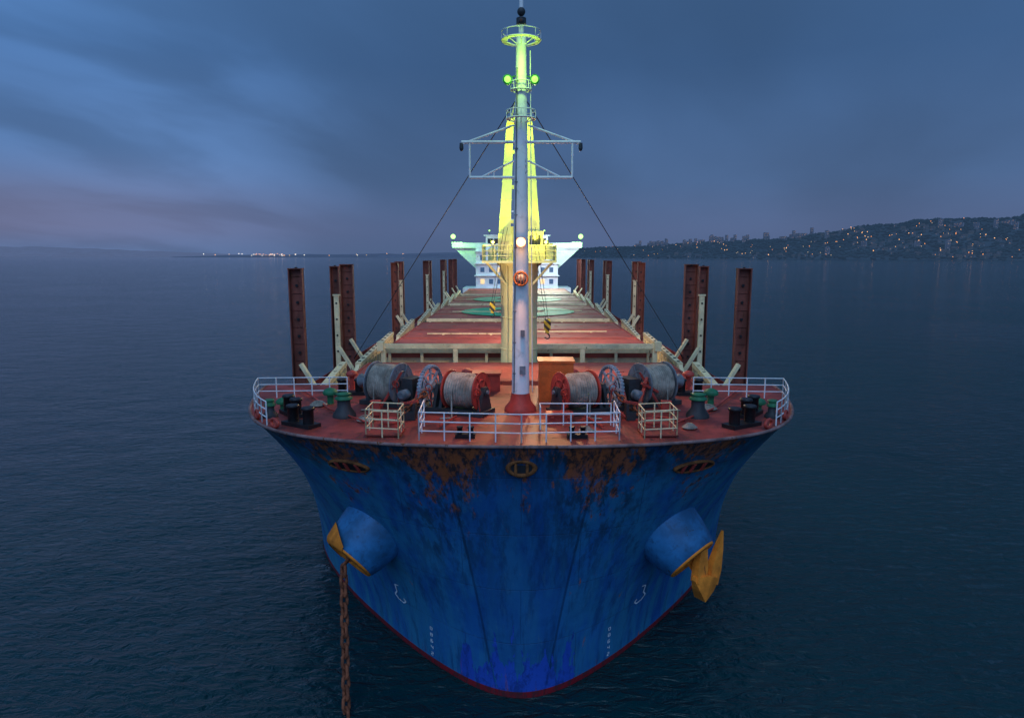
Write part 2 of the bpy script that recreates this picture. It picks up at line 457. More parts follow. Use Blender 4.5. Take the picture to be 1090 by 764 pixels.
mb=MB(); mb.sphere((0,MY-.15,33.55),.2,0,8); mb.sphere((0,MY-.25,33.1),.14,0,8); mb.cyl((0,MY,33),(0,MY,33.3),.24,.24,12,0)
mb.obj('top_lamp',[M_dark],mast)
for s in(-1,1):
    mb=MB(); mb.cyl((0,MY,30.75),(s*.6,MY,30.55),.04,.04,6,0); mb.lathe((s*.66,MY-.2,30.45),(0,1,0),[(0,.25),(.35,.2),(.42,.08)],14,0)
    fl=mb.obj('floodlight',[M_green],mast)
    m2=MB(); m2.sphere((s*.66,MY-.24,30.45),.16,0,8); m2.obj('lamp_glass',[M_gglow],fl)
mb=MB(); mb.box((0,MY-.62,22.66),(.42,.3,.42),0); mb.beam((0,MY-.3,22.5),(0,MY-.6,22.5),.1,.1,0)
fl=mb.obj('floodlight',[M_orange],mast)
m2=MB(); m2.sphere((0,MY-.80,22.66),.23,0,8); m2.obj('lamp_glass',[M_hglow],fl)
mb=MB(); mb.torus((0,MY-.6,20.85),(0,1,0),.34,.05,20,6,0); mb.lathe((0,MY-.66,20.85),(0,1,0),[(0,.1),(.04,.22),(.12,.28),(.3,.26)],18,1)
for k in(-1,0,1): mb.cyl((k*.15,MY-.72,20.55),(k*.15,MY-.72,21.15),.02,.02,5,0)
mb.beam((0,MY-.2,20.8),(0,MY-.4,20.8),.15,.15,1)
mb.obj('caged_horn',[M_rust,M_grey],mast)
for s in(-1,1):
    mb=MB(); a=Vector((s*.3,MY+.2,29.5)); b=Vector((s*14.6,60,13.0))
    mb.cyl(a,b,.026,.026,6,0); mb.cyl(b,b+(a-b).normalized()*1.0,.07,.07,6,0)
    mb.obj('mast_stay',[M_dark],mast)

# ------------------------------------------------------------ cargo crane
CY=52.0
mb=MB()
mb.lathe((0,CY,ZM),(0,0,1),[(0,1.5),(2.6,1.4),(5,1.35),(9.4,1.45),(9.6,1.7),(9.75,1.7)],28,0)
for s in(-1,1):
    mb.tube([(s*.9,CY-1.25,14),(s*.9,CY-1.3,21.4)],.05,6,0)
for z in(15.0,17.4,19.8): mb.torus((0,CY,z),(0,0,1),1.38,.05,28,6,0)
crane=mb.obj('cargo_crane',[M_jib],ship)
mb=MB(); mb.box((0,CY-.2,21.55),(5.4,4.4,.16),0)
c=[(-2.65,CY-2.35,21.63),(2.65,CY-2.35,21.63),(2.65,CY+1.9,21.63),(-2.65,CY+1.9,21.63)]
mb.rail(c,1.1,3,.9,.035,0,True)
for s in(-1,1): mb.beam((s*.9,CY-1.1,19.8),(s*2.4,CY-1.6,21.5),.15,.15,0)
mb.obj('crane_platform',[M_jib],crane)
mb=MB(); mb.box((-1.05,CY-.5,22.6),(1.0,1.9,1.95),0); mb.box((1.15,CY-.5,22.7),(1.2,1.9,2.1),0)
mb.box((0,CY+.6,22.9),(2.6,1.6,2.5),0); mb.box((2.15,CY-.6,22.3),(.7,.9,1.2),0)
mb.lathe((-2.0,CY-1.2,21.65),(0,0,1),[(0,.3),(.8,.3),(.95,.12)],14,0)
mb.box((1.15,CY-1.47,23.1),(.8,.05,.7),1); mb.box((-1.05,CY-1.47,22.4),(.6,.05,1.3),2)
mb.obj('crane_housing',[M_jib,M_windark,M_cream],crane)
mb=MB(); ZJ=31.6
for s in(-1,1):
    n0=Vector((s*1.16,CY-.2,22.2)); n1=Vector((s*.68,CY-.2,ZJ))
    vs=[]
    for p,wx,wy in((n0,.95,.9),(n1,.5,.5)):
        for i,j in((-1,-1),(1,-1),(1,1),(-1,1)): vs.append((p.x+i*wx/2,p.y+j*wy/2,p.z))
    mb.add(vs,[(0,1,5,4),(1,2,6,5),(2,3,7,6),(3,0,4,7),(4,5,6,7)],0)
    for z in np.arange(23.5,31.4,1.3):
        q=(z-22.2)/9.4; mb.box((s*(1.16-.48*q),CY-.2,z),(.99-.45*q,.94-.4*q,.07),0)
for z in (24.5,27,29.5):
    hw=1.16-.48*(z-22.2)/9.4; mb.beam((-hw,CY-.2,z),(hw,CY-.2,z),.25,.25,0)
mb.box((0,CY-.2,ZJ+.1),(1.8,.7,.4),0)
mb.lathe((-.3,CY-.5,ZJ+.5),(1,0,0),[(0,.4),(.6,.4)],18,0)
for s in(-1,1): mb.cyl((s*.6,CY-.2,ZJ+.2),(s*.3,CY-.2,ZJ+1.5),.05,.05,6,0)
mb.obj('crane_jib',[M_jib],crane)
for (x,z,big) in((2.05,16.8,True),(-1.95,18.2,False)):
    k=.68 if big else .55
    mb=MB(); y=CY-2.2
    mb.box((x,y,z+.25*k),(.72*k,.4,.95*k),0); mb.lathe((x-.3*k,y,z+.6*k),(1,0,0),[(0,.34*k),(.6*k,.34*k)],16,0)
    mb.box((x,y,z-.4*k),(.4*k,.34,.4*k),0)
    pts=[Vector((x+.26*k*math.cos(a),y,z-.95*k+.28*k*math.sin(a))) for a in np.linspace(R(90),R(-160),10)]
    mb.tube(pts,.07*k,8,1)
    hk=mb.obj('hook_block',[M_yb,M_dark],crane)
    m2=MB()
    for d in(-.13,.13): m2.cyl((x+d*k,y,z+.7*k),(x*.5+d,CY-1.9,24.0),.02,.02,5,0)
    m2.obj('hoist_wire',[M_dark],hk)
for s in(-1,1):
    mb=MB(); mb.box((s*1.9,CY-2.2,22.95),(.4,.25,.3),0); mb.cyl((s*1.9,CY-2.2,22.7),(s*1.9,CY-2.2,21.7),.03,.03,6,0)
    f=mb.obj('floodlight',[M_dark],crane); m2=MB(); m2.sphere((s*1.9,CY-2.36,22.95),.11,0,6); m2.obj('lamp_glass',[M_yglow],f)

mb=MB(); CY2=105
mb.lathe((0,CY2,ZM),(0,0,1),[(0,1.4),(5,1.2),(9,1.2),(9.4,1.5)],20,0); mb.box((0,CY2,22.0),(3.0,3.2,2.4),0)
mb.add([(-.9,CY2+1.5,21.2),(.9,CY2+1.5,21.2),(.9,CY2+1.5,22.2),(-.9,CY2+1.5,22.2),(-.4,CY2+24,19.4),(.4,CY2+24,19.4),(.4,CY2+24,20.0),(-.4,CY2+24,20.0)],[(0,1,2,3),(4,7,6,5),(0,4,5,1),(1,5,6,2),(2,6,7,3),(3,7,4,0)],0)
mb.obj('cargo_crane',[M_cream],ship)

# ------------------------------------------------------------ accommodation
mb=MB(); AY=172
mb.box((0,AY+6,18),(20.5,12,12.4),0); mb.box((0,AY+5,12.9),(27,12,2.2),0)
for z in(14.1,17.0,20.0,23.0): mb.box((0,AY+5.7,z),(21.3,12.6,.18),0)
mb.box((0,AY+4.5,25.4),(15.5,8.6,2.8),0)
mb.box((0,AY+4.5,26.95),(16.5,9.4,.25),0)
mb.box((0,AY+3.2,24.05),(32.4,4.2,.25),0)
for s in(-1,1):
    mb.box((s*15.0,AY+3.2,24.7),(2.6,4.0,1.3),0); mb.box((s*11,AY+1.2,24.6),(6.5,.14,1.1),0)
    mb.add([(s*10.2,AY+2,24),(s*16.0,AY+2,24),(s*10.2,AY+2,18.6),(s*10.2,AY+2.3,24),(s*16.0,AY+2.3,24),(s*10.2,AY+2.3,18.6)],[(0,1,2),(3,5,4),(1,4,5,2),(0,2,5,3)],0)
acc=mb.obj('accommodation_block',[M_house],ship)
for i in range(9):
    x=-6.6+i*1.65; mb=MB(); mb.box((x,AY+.17,25.6),(1.3,.1,1.2),0); mb.obj('bridge_window',[M_winwarm if i in(3,) else M_windark],acc)
for zi,z in enumerate((15.6,18.5,21.5)):
    for i in range(9):
        x=-8.6+i*2.15; mb=MB(); mb.box((x,AY-.04,z),(1.0,.1,1.2),0); mb.obj('cabin_window',[M_win if (i*3+zi)%7 else M_winwarm],acc)
for s in(-1,1):
    mb=MB(); mb.cyl((s*15.9,AY+1.1,25.3),(s*15.9,AY+1.1,26.5),.08,.08,8,0); mb.box((s*15.9,AY+1.0,26.7),(.7,.4,.5),0)
    f=mb.obj('floodlight',[M_dark],acc); m2=MB(); m2.sphere((s*15.9,AY+.7,26.7),.60,0,8); m2.obj('lamp_glass',[M_wglow],f)
    mb=MB(); mb.cyl((s*6.8,AY,26.9),(s*6.8,AY,28.1),.08,.08,8,0); mb.box((s*6.8,AY,28.1),(.5,.3,.4),0)
    f=mb.obj('floodlight',[M_dark],acc); m2=MB(); m2.sphere((s*6.8,AY-.3,28.1),.2,0,8); m2.obj('lamp_glass',[M_wglow],f)
mb=MB(); mb.lathe((0,AY+4,27),(0,0,1),[(0,.6),(7,.35)],14,0); mb.box((0,AY+3.7,31),(7,.3,.3),0); mb.box((0,AY+3.5,33),(3.6,.3,.35),0)
mb.obj('radar_mast',[M_white],acc)
mb=MB(); mb.box((0,AY+15,22),(7,6,14),0); mb.box((0,AY+15,27.5),(7.1,6.1,1.6),1)
mb.obj('funnel',[M_hull,M_white],ship)

# ------------------------------------------------------------ windlass / winches
def winch(mir):
    M=(Matrix.Scale(-1,4,(1,0,0)) if mir else Matrix.Identity(4))@Matrix.Translation((-5.05,35.5,ZD))@Matrix.Rotation(R(-25),4,'Z')@Matrix.Scale(.97,4)
    za=1.2
    mb=MB(M)
    mb.box((0,0,.12),(7.8,1.5,.24),0); mb.cyl((-4.0,0,za),(3.9,0,za),.11,.11,10,1)
    for x in(-3.45,-1.35,-.25,.92,1.3,3.65):
        mb.add([(x-.09,-.65,.2),(x+.09,-.65,.2),(x+.09,.65,.2),(x-.09,.65,.2),(x-.09,-.22,za+.25),(x+.09,-.22,za+.25),(x+.09,.22,za+.25),(x-.09,.22,za+.25)],[(0,1,5,4),(1,2,6,5),(2,3,7,6),(3,0,4,7),(4,5,6,7)],0)
        mb.lathe((x-.16,0,za),(1,0,0),[(0,.25),(.32,.25)],12,0)
    mb.box((-.85,.05,.95),(.7,1.1,1.35),0); mb.lathe((-.85,-.55,.8),(0,-1,0),[(0,.28),(.5,.28),(.56,.16)],14,1)
    mb.lathe((-1.3,.9,.9),(1,0,0),[(0,.3),(.9,.3)],12,2)
    mb.box((1.1,.5,.8),(.3,1.0,1.0),0)
    for x in(-1.25,.85,3.75): mb.cyl((x,-.7,.3),(x,-.95,1.35),.035,.035,6,3); mb.torus((x,-.97,1.38),(0,1,.2),.2,.028,16,6,3)
    mb.beam((-.1,-1.0,.2),(-.1,-.1,1.9),.12,.12,3); mb.beam((-1.9,-1.5,.15),(-1.25,-.4,1.95),.1,.1,3)
    if mir: mb.beam((-.6,-1.3,.15),(-1.5,-.75,1.7),.16,.16,3); mb.beam((-.9,-1.1,1.5),(-2.1,-.95,.9),.13,.13,3)
    w=mb.obj('mooring_winch',[M_dark,M_grey,M_green,M_red],ship)
    def drum(x0,x1,r,fr,rimm):
        m=MB(M); k=12; prof=[]
        for i in range(k*6+1):
            t=i/(k*6); prof.append((x0+.08+(x1-x0-.16)*t, r+.07*abs(math.sin(math.pi*k*t))-(.09 if t>.72 else 0)))
        m.lathe((0,0,za),(1,0,0),prof,32,0)
        m.tube([(x0+.6,-r-.03,za+.1),(x0+.62,-r-.1,za-.5),(x0+.7,-r-.25,.1),(x0+1.0,-r-.7,.04),(x0+.5,-r-1.1,.04)],.045,6,0)
        o=m.obj('rope_drum',[M_rope],w)
        for xx in(x0,x1):
            f=MB(M); f.lathe((xx-.035,0,za),(1,0,0),[(0,fr-.03),(.02,fr),(.05,fr),(.07,fr-.03)],36,0); f.torus((xx,0,za),(1,0,0),fr,.045,36,6,0)
            sgn=1 if xx==x1 else -1
            f.torus((xx+sgn*.04,0,za),(1,0,0),fr*.62,.04,30,6,0)
            for i in range(6):
                a=2*math.pi*i/6; f.beam((xx+sgn*.05,0,za),(xx+sgn*.05,(fr-.1)*math.cos(a),za+(fr-.1)*math.sin(a)),.06,.1,0)
            f.lathe((xx+sgn*.02,0,za),(sgn,0,0),[(0,.24),(.14,.2)],14,0)
            f.obj('drum_flange',[rimm],o)
    drum(-3.25,-1.55,1.0,1.14,M_grey); drum(1.6,3.45,.86,1.0,M_red)
    g=MB(M); x=.35
    g.torus((x,0,za),(1,0,0),1.10,.08,36,8,0); g.lathe((x-.12,0,za),(1,0,0),[(0,1.11),(.24,1.11)],36,0,True,False); g.torus((x,0,za),(1,0,0),.74,.05,28,6,0)
    for i in range(8):
        a=2*math.pi*i/8; g.beam((x,0,za),(x,1.04*math.cos(a),za+1.04*math.sin(a)),.1,.13,0)
    g.lathe((x-.2,0,za),(1,0,0),[(0,.32),(.4,.32)],16,0)
    for i in range(40):
        a=2*math.pi*i/40; g.box((x,1.18*math.cos(a),za+1.18*math.sin(a)),(.2,.07,.07),0,Matrix.Rotation(a,3,'X'))
    g.obj('gear_wheel',[M_pale],w)
    h=MB(M); h.lathe((-4.35,0,za),(1,0,0),[(0,.36),(.08,.4),(.2,.3),(.5,.24),(.75,.3),(.85,.36)],18,0); h.obj('warping_head',[M_grey],w)
winch(False); winch(True)

def linkmesh(mb,c,d,side,L,W,r,mi=0):
    d=Vector(d).normalized(); side=Vector(side); side=(side-d*side.dot(d)).normalized(); c=Vector(c)
    pts=[]; n=12; rr=W/2-r; st=L/2-r-rr
    for i in range(n):
        a=2*math.pi*i/n; e=math.sin(a); pts.append(c+side*rr*math.cos(a)+d*(rr*e+(st if e>=0 else -st)))
    nor=d.cross(side); k=6; vs=[];fs=[]
    for i in range(n):
        tn=(pts[(i+1)%n]-pts[i-1]).normalized(); u=tn.cross(nor)
        for j in range(k):
            b=2*math.pi*j/k; vs.append(pts[i]+(u*math.cos(b)+nor*math.sin(b))*r)
    for i in range(n):
        for j in range(k): fs.append((i*k+j,((i+1)%n)*k+j,((i+1)%n)*k+(j+1)%k,i*k+(j+1)%k))
    mb.add(vs,fs,mi,True)
def chain(mb,a,b,L=.62,W=.38,r=.055):
    a=Vector(a);b=Vector(b);d=b-a;D=d.length;d.normalize(); p=L-4*r+.03
    _,u,w=mb.frame(d); k=int(D/p)
    for i in range(k):
        linkmesh(mb,a+d*(p*(i+.5)),d,(u+w) if i%2 else (u-w),L,W,r)
for s in(-1,1):
    mb=MB(); chain(mb,(s*4.9,34.6,15.0),(s*6.1,32.0,14.2)); mb.obj('deck_chain',[M_chain],ship)
    mb=MB(); mb.torus((s*6.25,31.9,14.15),(0,0,1),.38,.12,20,8,0); mb.lathe((s*6.25,31.9,13.99),(0,0,1),[(0,.50),(.2,.44)],18,0,True,False)
    mb.lathe((s*6.25,31.9,14.0),(0,0,1),[(0,.38),(.02,.38)],18,1); mb.obj('hawse_pipe',[M_red,M_black],ship)
    mb=MB(); mb.box((s*5.6,33.1,14.2),(.8,.8,.4),0); mb.box((s*5.25,33.1,14.5),(.14,.7,.6),0); mb.box((s*5.95,33.1,14.5),(.14,.7,.6),0); mb.beam((s*5.1,33.0,14.9),(s*6.1,33.1,14.7),.12,.12,1); mb.obj('chain_stopper',[M_dark,M_red],ship)

# ------------------------------------------------------------ bollards, fairleads, vents
def bollard(x,y,ang,k=1.0):
    M=Matrix.Translation((x,y,ZD-.02))@Matrix.Rotation(ang,4,'Z')
    mb=MB(M); mb.box((0,0,.09),(2.0*k,.8*k,.18),0)
    for d in(-.55,.55): mb.lathe((d*k,0,.1),(0,0,1),[(0,.27*k),(.75*k,.27*k),(.78*k,.33*k),(.88*k,.33*k),(.92*k,.28*k)],16,0)
    mb.obj('bollard',[M_black],ship)
for s in(-1,1):
    bollard(s*10.5,31.7,s*.55,.95); bollard(s*11.6,33.9,s*.9,.95); bollard(s*9.9,39.2,0,.9)
    bollard(s*2.5,29.6,0,.45)
def pedroller(x,y,k=1.0):
    mb=MB(); mb.lathe((x,y,ZD-.02),(0,0,1),[(0,.62*k),(.15,.6*k),(.5*k,.36*k),(.95*k,.34*k)],16,0); mb.lathe((x,y,ZD+.92*k),(0,0,1),[(0,.46*k),(.06,.48*k),(.15,.34*k),(.22,.34*k),(.28,.42*k),(.33,.2)],18,1)
    mb.obj('roller_fairlead',[M_dark,M_green],ship)
for s in(-1,1): pedroller(s*8.9,33.6,.95); pedroller(s*12.6,33.5,.6)
def vent(x,y,h,m,k=1.0):
    mb=MB(); mb.cyl((x,y,ZD-.02),(x,y,ZD+h),.2*k,.2*k,12,0); mb.lathe((x,y,ZD+h-.1),(0,0,1),[(0,.42*k),(.12,.46*k),(.3*k,.36*k),(.4*k,.1)],16,0)
    mb.obj('mushroom_vent',[m],ship)
for s in(-1,1):
    vent(s*12.6,35.4,.35,M_green,.8); vent(s*10.4,36.6,.6,M_green,.9); vent(s*10.2,40.8,.9,M_red,.8); vent(s*3.2,41.0,1.0,M_red,.8)
for s in(-1,1):
    for x in (11.6,13.1):
        y=float(np.interp(x,DKs[:,0],DKs[:,1]))+.35
        mb=MB(); n_=hull_n(s*x,13.5); n_.z=0; mb.torus((s*x,y,ZD+.22),n_,.24,.08,18,8,0,1.4,.8); mb.obj('edge_chock',[M_red],ship)
mb=MB(); mb.box((2.0,38.0,15.05),(1.9,1.5,2.2),0); mb.box((2.0,38.0,16.2),(2.05,1.65,.12),0); mb.box((2.0,37.22,14.95),(.8,.06,1.5),0); mb.box((2.3,37.17,15.0),(.08,.06,.2),0)
mb.obj('deck_locker',[M_orange],ship)
mb=MB(); mb.box((-2.0,40.6,14.5),(1.6,1.2,1.0),0); mb.box((-2.0,40.6,15.04),(1.75,1.35,.1),0); mb.obj('deck_locker',[M_red],ship)
mb=MB(); mb.box((1.9,32.7,14.16),(1.2,.9,.32),0); mb.box((1.9,32.7,14.36),(1.32,1.02,.08),0); 
for k in(-1,1): mb.lathe((1.9+k*.4-.05,32.2,14.25),(1,0,0),[(0,.06),(.15,.06)],8,0)
mb.obj('booby_hatch',[M_red],ship)
# red fire hose laid out on the deck
mb=MB(); pts=[Vector((4.4+.28*i+.0*i,33.0+.35*math.sin(i*.9),ZD+.05+(.0 if i>2 else .25*(3-i)))) for i in range(14)]
mb.tube(pts,.07,6,0); mb.obj('fire_hose',[M_red],ship)
for s in(-1,1):
    mb=MB(); mb.tube([(s*3.8,31,14.15),(s*3.2,33,14.15)],.06,6,0); mb.obj('deck_pipe',[M_red],ship)
    mb=MB(); mb.tube([(s*7.2,31.6,14.12),(s*10,34.8,14.12),(s*13,40,14.12)],.05,6,0); mb.obj('deck_pipe',[M_red],ship)
for (x,y,r) in((-7.6,32.6,.45),(3.0,30.6,.35),(9.9,35.2,.45),(-10.9,36.0,.45),(7.9,31.2,.35)):
    mb=MB(); pts=[]
    for i in range(90):
        a=i*.42; rr=r-.0028*i; pts.append(Vector((x+rr*math.cos(a),y+rr*math.sin(a),ZD+.04+.0022*i)))
    mb.tube(pts,.035,5,0); mb.obj('coiled_rope',[M_rope],ship)
mb=MB(); z=ZD-.02
mb.rail([(-4.6,31.6,z),(-4.5,29.15,z),(0,28.75,z),(4.3,29.15,z),(4.4,31.6,z)],1.25,3,1.15,.03)
mb.obj('bow_railing',[M_white],ship)
mb=MB(); mb.rail([(.9,31.0,z),(.9,31.9,z),(4.3,31.9,z)],1.05,2,1.1,.028); mb.obj('inner_railing',[M_white],ship)
for s in(-1,1):
    mb=MB(); x0,x1=s*5.45,s*6.95; mb.rail([(x0,29.4,z),(x1,29.7,z),(x1,31.2,z),(x0,30.9,z)],1.25,3,.8,.028,0,True)
    mb.box(((x0+x1)/2,30.3,z+.08),(1.6,1.4,.06),1); mb.obj('lookout_cage',[M_cream,M_deck],ship)
    pts=[Vector((s*x*.985,y+.12,z)) for x,y in DKs if 31.6<=y<=38.0][::2]
    mb=MB(); mb.rail(pts,1.15,3,1.4,.03); e_=pts[-1]
    mb.rail([e_,(s*9.9,e_.y+.3,z)],1.15,3,1.1,.03); mb.obj('side_railing',[M_white],ship)
for s in(-1,1):
    mb=MB(); mb.box((s*7.3,33.6,14.4),(.45,.3,.7),0); mb.box((s*7.3,33.6,14.78),(.52,.38,.05),0); mb.obj('hose_box',[M_red],ship)

# ------------------------------------------------------------ hull fittings
def surf(x,z,off=0.0):
    n=hull_n(x,z); return Vector((x,hull_y(x,z),z))+n*off
p=surf(0,12.95); mb=MB()
mb.torus(p+Vector((0,-.02,0)),(0,1,.1),.46,.12,28,8,0,1.25,.72); mb.lathe(p+Vector((0,.0,0)),(0,-1,0),[(0,.46),(.05,.46)],22,1)
for k in(-.25,.25): mb.cyl(p+Vector((k,-.06,-.33)),p+Vector((k,-.06,.33)),.07,.07,8,2)
mb.obj('bow_chock',[M_rust,M_black,M_rust],hull)
for s in(-1,1):
    n=hull_n(s*7.9,12.5); p=surf(s*7.9,12.5,.02); mb=MB()
    mb.torus(p,n,.55,.10,32,8,0,1.9,.62)
    d,u,w=mb.frame(n)
    vs=[p+n*.04+u*1.0*math.cos(a)+w*.34*math.sin(a) for a in np.linspace(0,2*math.pi,25)[:-1]]
    mb.add(vs,[tuple(range(24))],1)
    for k in(-.5,.1,.6): mb.lathe(p+n*.03+u*k-w*.26,w,[(0,.10),(.52,.10)],10,2)
    mb.obj('roller_chock',[M_rust,M_black,M_red],hull)
AN={}
for s in(-1,1):
    C=Vector((s*7.6,34.2,7.9)); n=Vector((s*.58,-.52,-.62)).normalized(); q=.88
    mb=MB(); mb.lathe(C,n,[(-2.0,2.75*q),(-1.2,2.38*q),(-.2,2.15*q),(.9,1.98*q),(1.5,1.84*q),(1.95,1.66*q),(2.08,1.5*q),(2.05,1.1*q),(1.7,.85*q),(.9,.75*q)],40,0,True,False)
    mb.lathe(C,n,[(1.0,.68),(1.05,.68)],20,1)
    mb.obj('anchor_bolster',[M_bolster,M_black],hull); AN[s]=(C,n)
    mb=MB(); mb.torus(C+n*2.03,n,1.48*q,.10,40,8,0)
    mb.lathe(C,n,[(2.12,1.35*q),(2.14,1.12*q),(1.75,.88*q),(1.2,.80*q)],32,0,True,False)
    mb.obj('bolster_rim',[M_rustor],hull)
C,n=AN[-1]; mb=MB(); m0=C+n*1.6
chain(mb,m0,m0+n*1.0,.74,.48,.08); e=m0+n*.9; chain(mb,e,(-8.25,29.2,-2.0),.80,.52,.088)
mb.obj('anchor_chain',[M_chain],ship,'rusty anchor chain running down into the water')
mb=MB(); d_,u_,w_=mb.frame(n); vs=[]
cam_dir=(Vector((-1,-.15,.2))); a0=math.atan2(cam_dir.dot(w_),cam_dir.dot(u_))
for i in range(15):
    a=a0-1.25+2.5*i/14; taper=math.sin(math.pi*i/14)
    for rr,off in((1.42,2.16),(1.62,2.10),(1.78,1.92),(1.95,1.92-.8*taper)):
        vs.append(C+n*off+(u_*math.cos(a)+w_*math.sin(a))*(rr*.89+.04))
mb.add(vs,[(i*4+j,i*4+j+1,i*4+j+5,i*4+j+4) for i in range(14) for j in range(3)],0,True)
mb.obj('hawse_wear_plate',[M_rustor],hull)
# stowed anchor
C,n=AN[1]
mb=MB(); cr=C+n*2.5+Vector((.40,.15,-.95)); up=Vector((.26,.16,.93)).normalized()
tn=Vector((.72,.55,-.30)).normalized(); tn=(tn-up*tn.dot(up)).normalized(); nn=tn.cross(up).normalized()
if nn.y>0: nn=-nn
mb.beam(cr,C+n*1.3,.36,.36,0)
K=.78
vs=[]
for (a,h0,h1,th) in((-1.25,.10,.35,.15),(-.75,-.45,.5,.34),(0,-1.15,.6,.46),(.75,-.45,.5,.34),(1.25,.10,.35,.15)):
    for (h,q) in((h0,-1),(h1,-1),(h1,1),(h0,1)): vs.append(cr+(tn*a+up*h+nn*q*th)*K)
fs=[(0,1,2,3),(16,19,18,17)]
for q in range(4):
    for i in range(4): fs.append((q*4+i,(q+1)*4+i,(q+1)*4+(i+1)%4,q*4+(i+1)%4))
mb.add(vs,fs,0)
for k in(-1,1):
    b=cr+tn*k*.66*K; vs=[]
    prof=[(0,.56,.24),(1.0,.66,.20),(2.3,.40,.14),(3.5,.06,.05)]
    for (h,w,th) in prof:
        c=b+(up*h+tn*k*.10*h-nn*.10*h)*K
        vs+= [c-tn*w*.8*K-nn*th,c+tn*w*.8*K-nn*th,c+tn*w*.8*K+nn*th,c-tn*w*.8*K+nn*th]
    fs=[(0,3,2,1),(12,13,14,15)]
    for q in range(3):
        for i in range(4): fs.append((q*4+i,q*4+(i+1)%4,(q+1)*4+(i+1)%4,(q+1)*4+i))
    mb.add(vs,fs,0)
mb.obj('anchor',[M_rustor],ship,'orange rusted anchor stowed against its bolster')
def stroke(mb,pts,w,off=.03):
    for (a,b) in zip(pts[:-1],pts[1:]):
        n_=max(1,int(math.hypot(b[0]-a[0],b[1]-a[1])/.12)); 
        dx,dz=b[0]-a[0],b[1]-a[1]; L=math.hypot(dx,dz); px,pz=-dz/L*w/2,dx/L*w/2
        vs=[];fs=[]
        for i in range(n_+1):
            t=i/n_; x=a[0]+dx*t; z=a[1]+dz*t
            vs+=[surf(x+px,z+pz,off),surf(x-px,z-pz,off)]
        for i in range(n_): fs.append((2*i,2*i+1,2*i+3,2*i+2))
        mb.add(vs,fs,0)
M_mark=paint('white_mark_paint',(.80,.84,.88),.6,.2,.2,4,bump=0,dirt=.3)
for s in(-1,1):
    mb=MB(); x=s*6.7; z=3.2
    P=[(.14,.95),(-.10,.88),(-.02,.40),(-.18,.1),(.05,-.12),(.38,-.2),(.54,.0),(.40,.14)]
    pts=[(x+(a-.1)*(-s),z+b) for a,b in P]
    stroke(mb,pts,.085)
    mb.obj('bulb_mark',[M_mark],hull)
    segd={'0':'abcdef','2':'abged','4':'fgbc','6':'afgedc','8':'abcdefg'}
    sg={'a':((0,1),(1,1)),'b':((1,1),(1,.5)),'c':((1,.5),(1,0)),'d':((0,0),(1,0)),'e':((0,0),(0,.5)),'f':((0,.5),(0,1)),'g':((0,.5),(1,.5))}
    mb=MB(); z=.55
    for dg in '24680':
        for q in segd[dg]:
            (a,b),(c_,d_2)=sg[q]; x0=s*4.75-.05
            stroke(mb,[(x0+a*.11,z+b*.19),(x0+c_*.11,z+d_2*.19)],.038)
        z+=.42
    mb.obj('draught_marks',[M_mark],hull)

# ------------------------------------------------------------ water
def watermat():
    m,t,b,co=newmat('dark_sea_water')
    n1=t.noise(co,.13,2,.5,.3,sc=(1,1.4,1)); n2=t.noise(co,.85,4,.60,.8,sc=(.8,1.7,1)); n3=t.noise(co,.018,3,.55)
    h=t.m('ADD',t.m('MULTIPLY',n1,1.6),t.m('MULTIPLY',n2,t.ss(n3,.35,.65,.65,1.2)))
    bn=t.node('ShaderNodeBump'); bn.inputs['Strength'].default_value=.9; bn.inputs['Distance'].default_value=.55
    t.l.new(h,bn.inputs['Height']); t.l.new(bn.outputs[0],b.inputs['Normal'])
    t.setin(b.inputs['Base Color'],t.mix(t.ss(n3,.3,.7),(.0006,.024,.028),(.0012,.040,.045)))
    b.inputs['Roughness'].default_value=.09; b.inputs['IOR'].default_value=1.333
    return m
mb=MB(); W=90000
mb.add([(-W,-3000,0),(W,-3000,0),(W,W,0),(-W,W,0)],[(0,1,2,3)],0)
sea=mb.obj('water',[watermat()]); sea['kind']='structure'; sea['label']='dark rippled sea surface under an evening sky'

# ------------------------------------------------------------ coast
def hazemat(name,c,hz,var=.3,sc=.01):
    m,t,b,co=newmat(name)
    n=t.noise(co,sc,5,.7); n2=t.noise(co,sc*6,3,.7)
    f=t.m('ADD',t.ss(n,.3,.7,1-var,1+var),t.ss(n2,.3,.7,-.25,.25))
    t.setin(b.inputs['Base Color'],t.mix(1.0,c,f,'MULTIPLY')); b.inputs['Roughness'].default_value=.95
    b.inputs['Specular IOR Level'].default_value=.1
    b.inputs['Emission Color'].default_value=(*hz,1); b.inputs['Emission Strength'].default_value=1  # aerial haze painted in as even emission on distant surfaces
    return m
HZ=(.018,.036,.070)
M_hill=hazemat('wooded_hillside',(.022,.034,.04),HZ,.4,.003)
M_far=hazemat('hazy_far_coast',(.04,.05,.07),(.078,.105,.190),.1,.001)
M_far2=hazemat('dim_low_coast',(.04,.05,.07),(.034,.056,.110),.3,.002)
PXT=lambda px:(px-549)/727*.989
RX=[PXT(p) for p in(560,600,690,760,820,870,930,1000,1090,1300)]
RA=[(272-y)/727 for y in(268,265,262,258,255,250,243,236,230,222)]
SX=[PXT(p) for p in(560,650,800,1100,1300)]; SD=[7500,5600,4000,3300,2900]
def shore(t): return float(np.interp(t,SX,SD))
def hgt(t,s):
    D=shore(t)+1500*min(s,1); base=float(np.interp(t,RX,RA))*(shore(t)+1500)+20
    q=min(1,s); k=q*q*(3-2*q); k=.55*k+.45*q
    nz=mnoise.fractal(Vector((t*9,s*1.5,3)),1.0,2.0,4)
    return max(.0,base*k*(1+.18*nz)+ (4 if s>.01 else 0))
mb=MB(); vs=[];fs=[]; NT_=150; NS=40
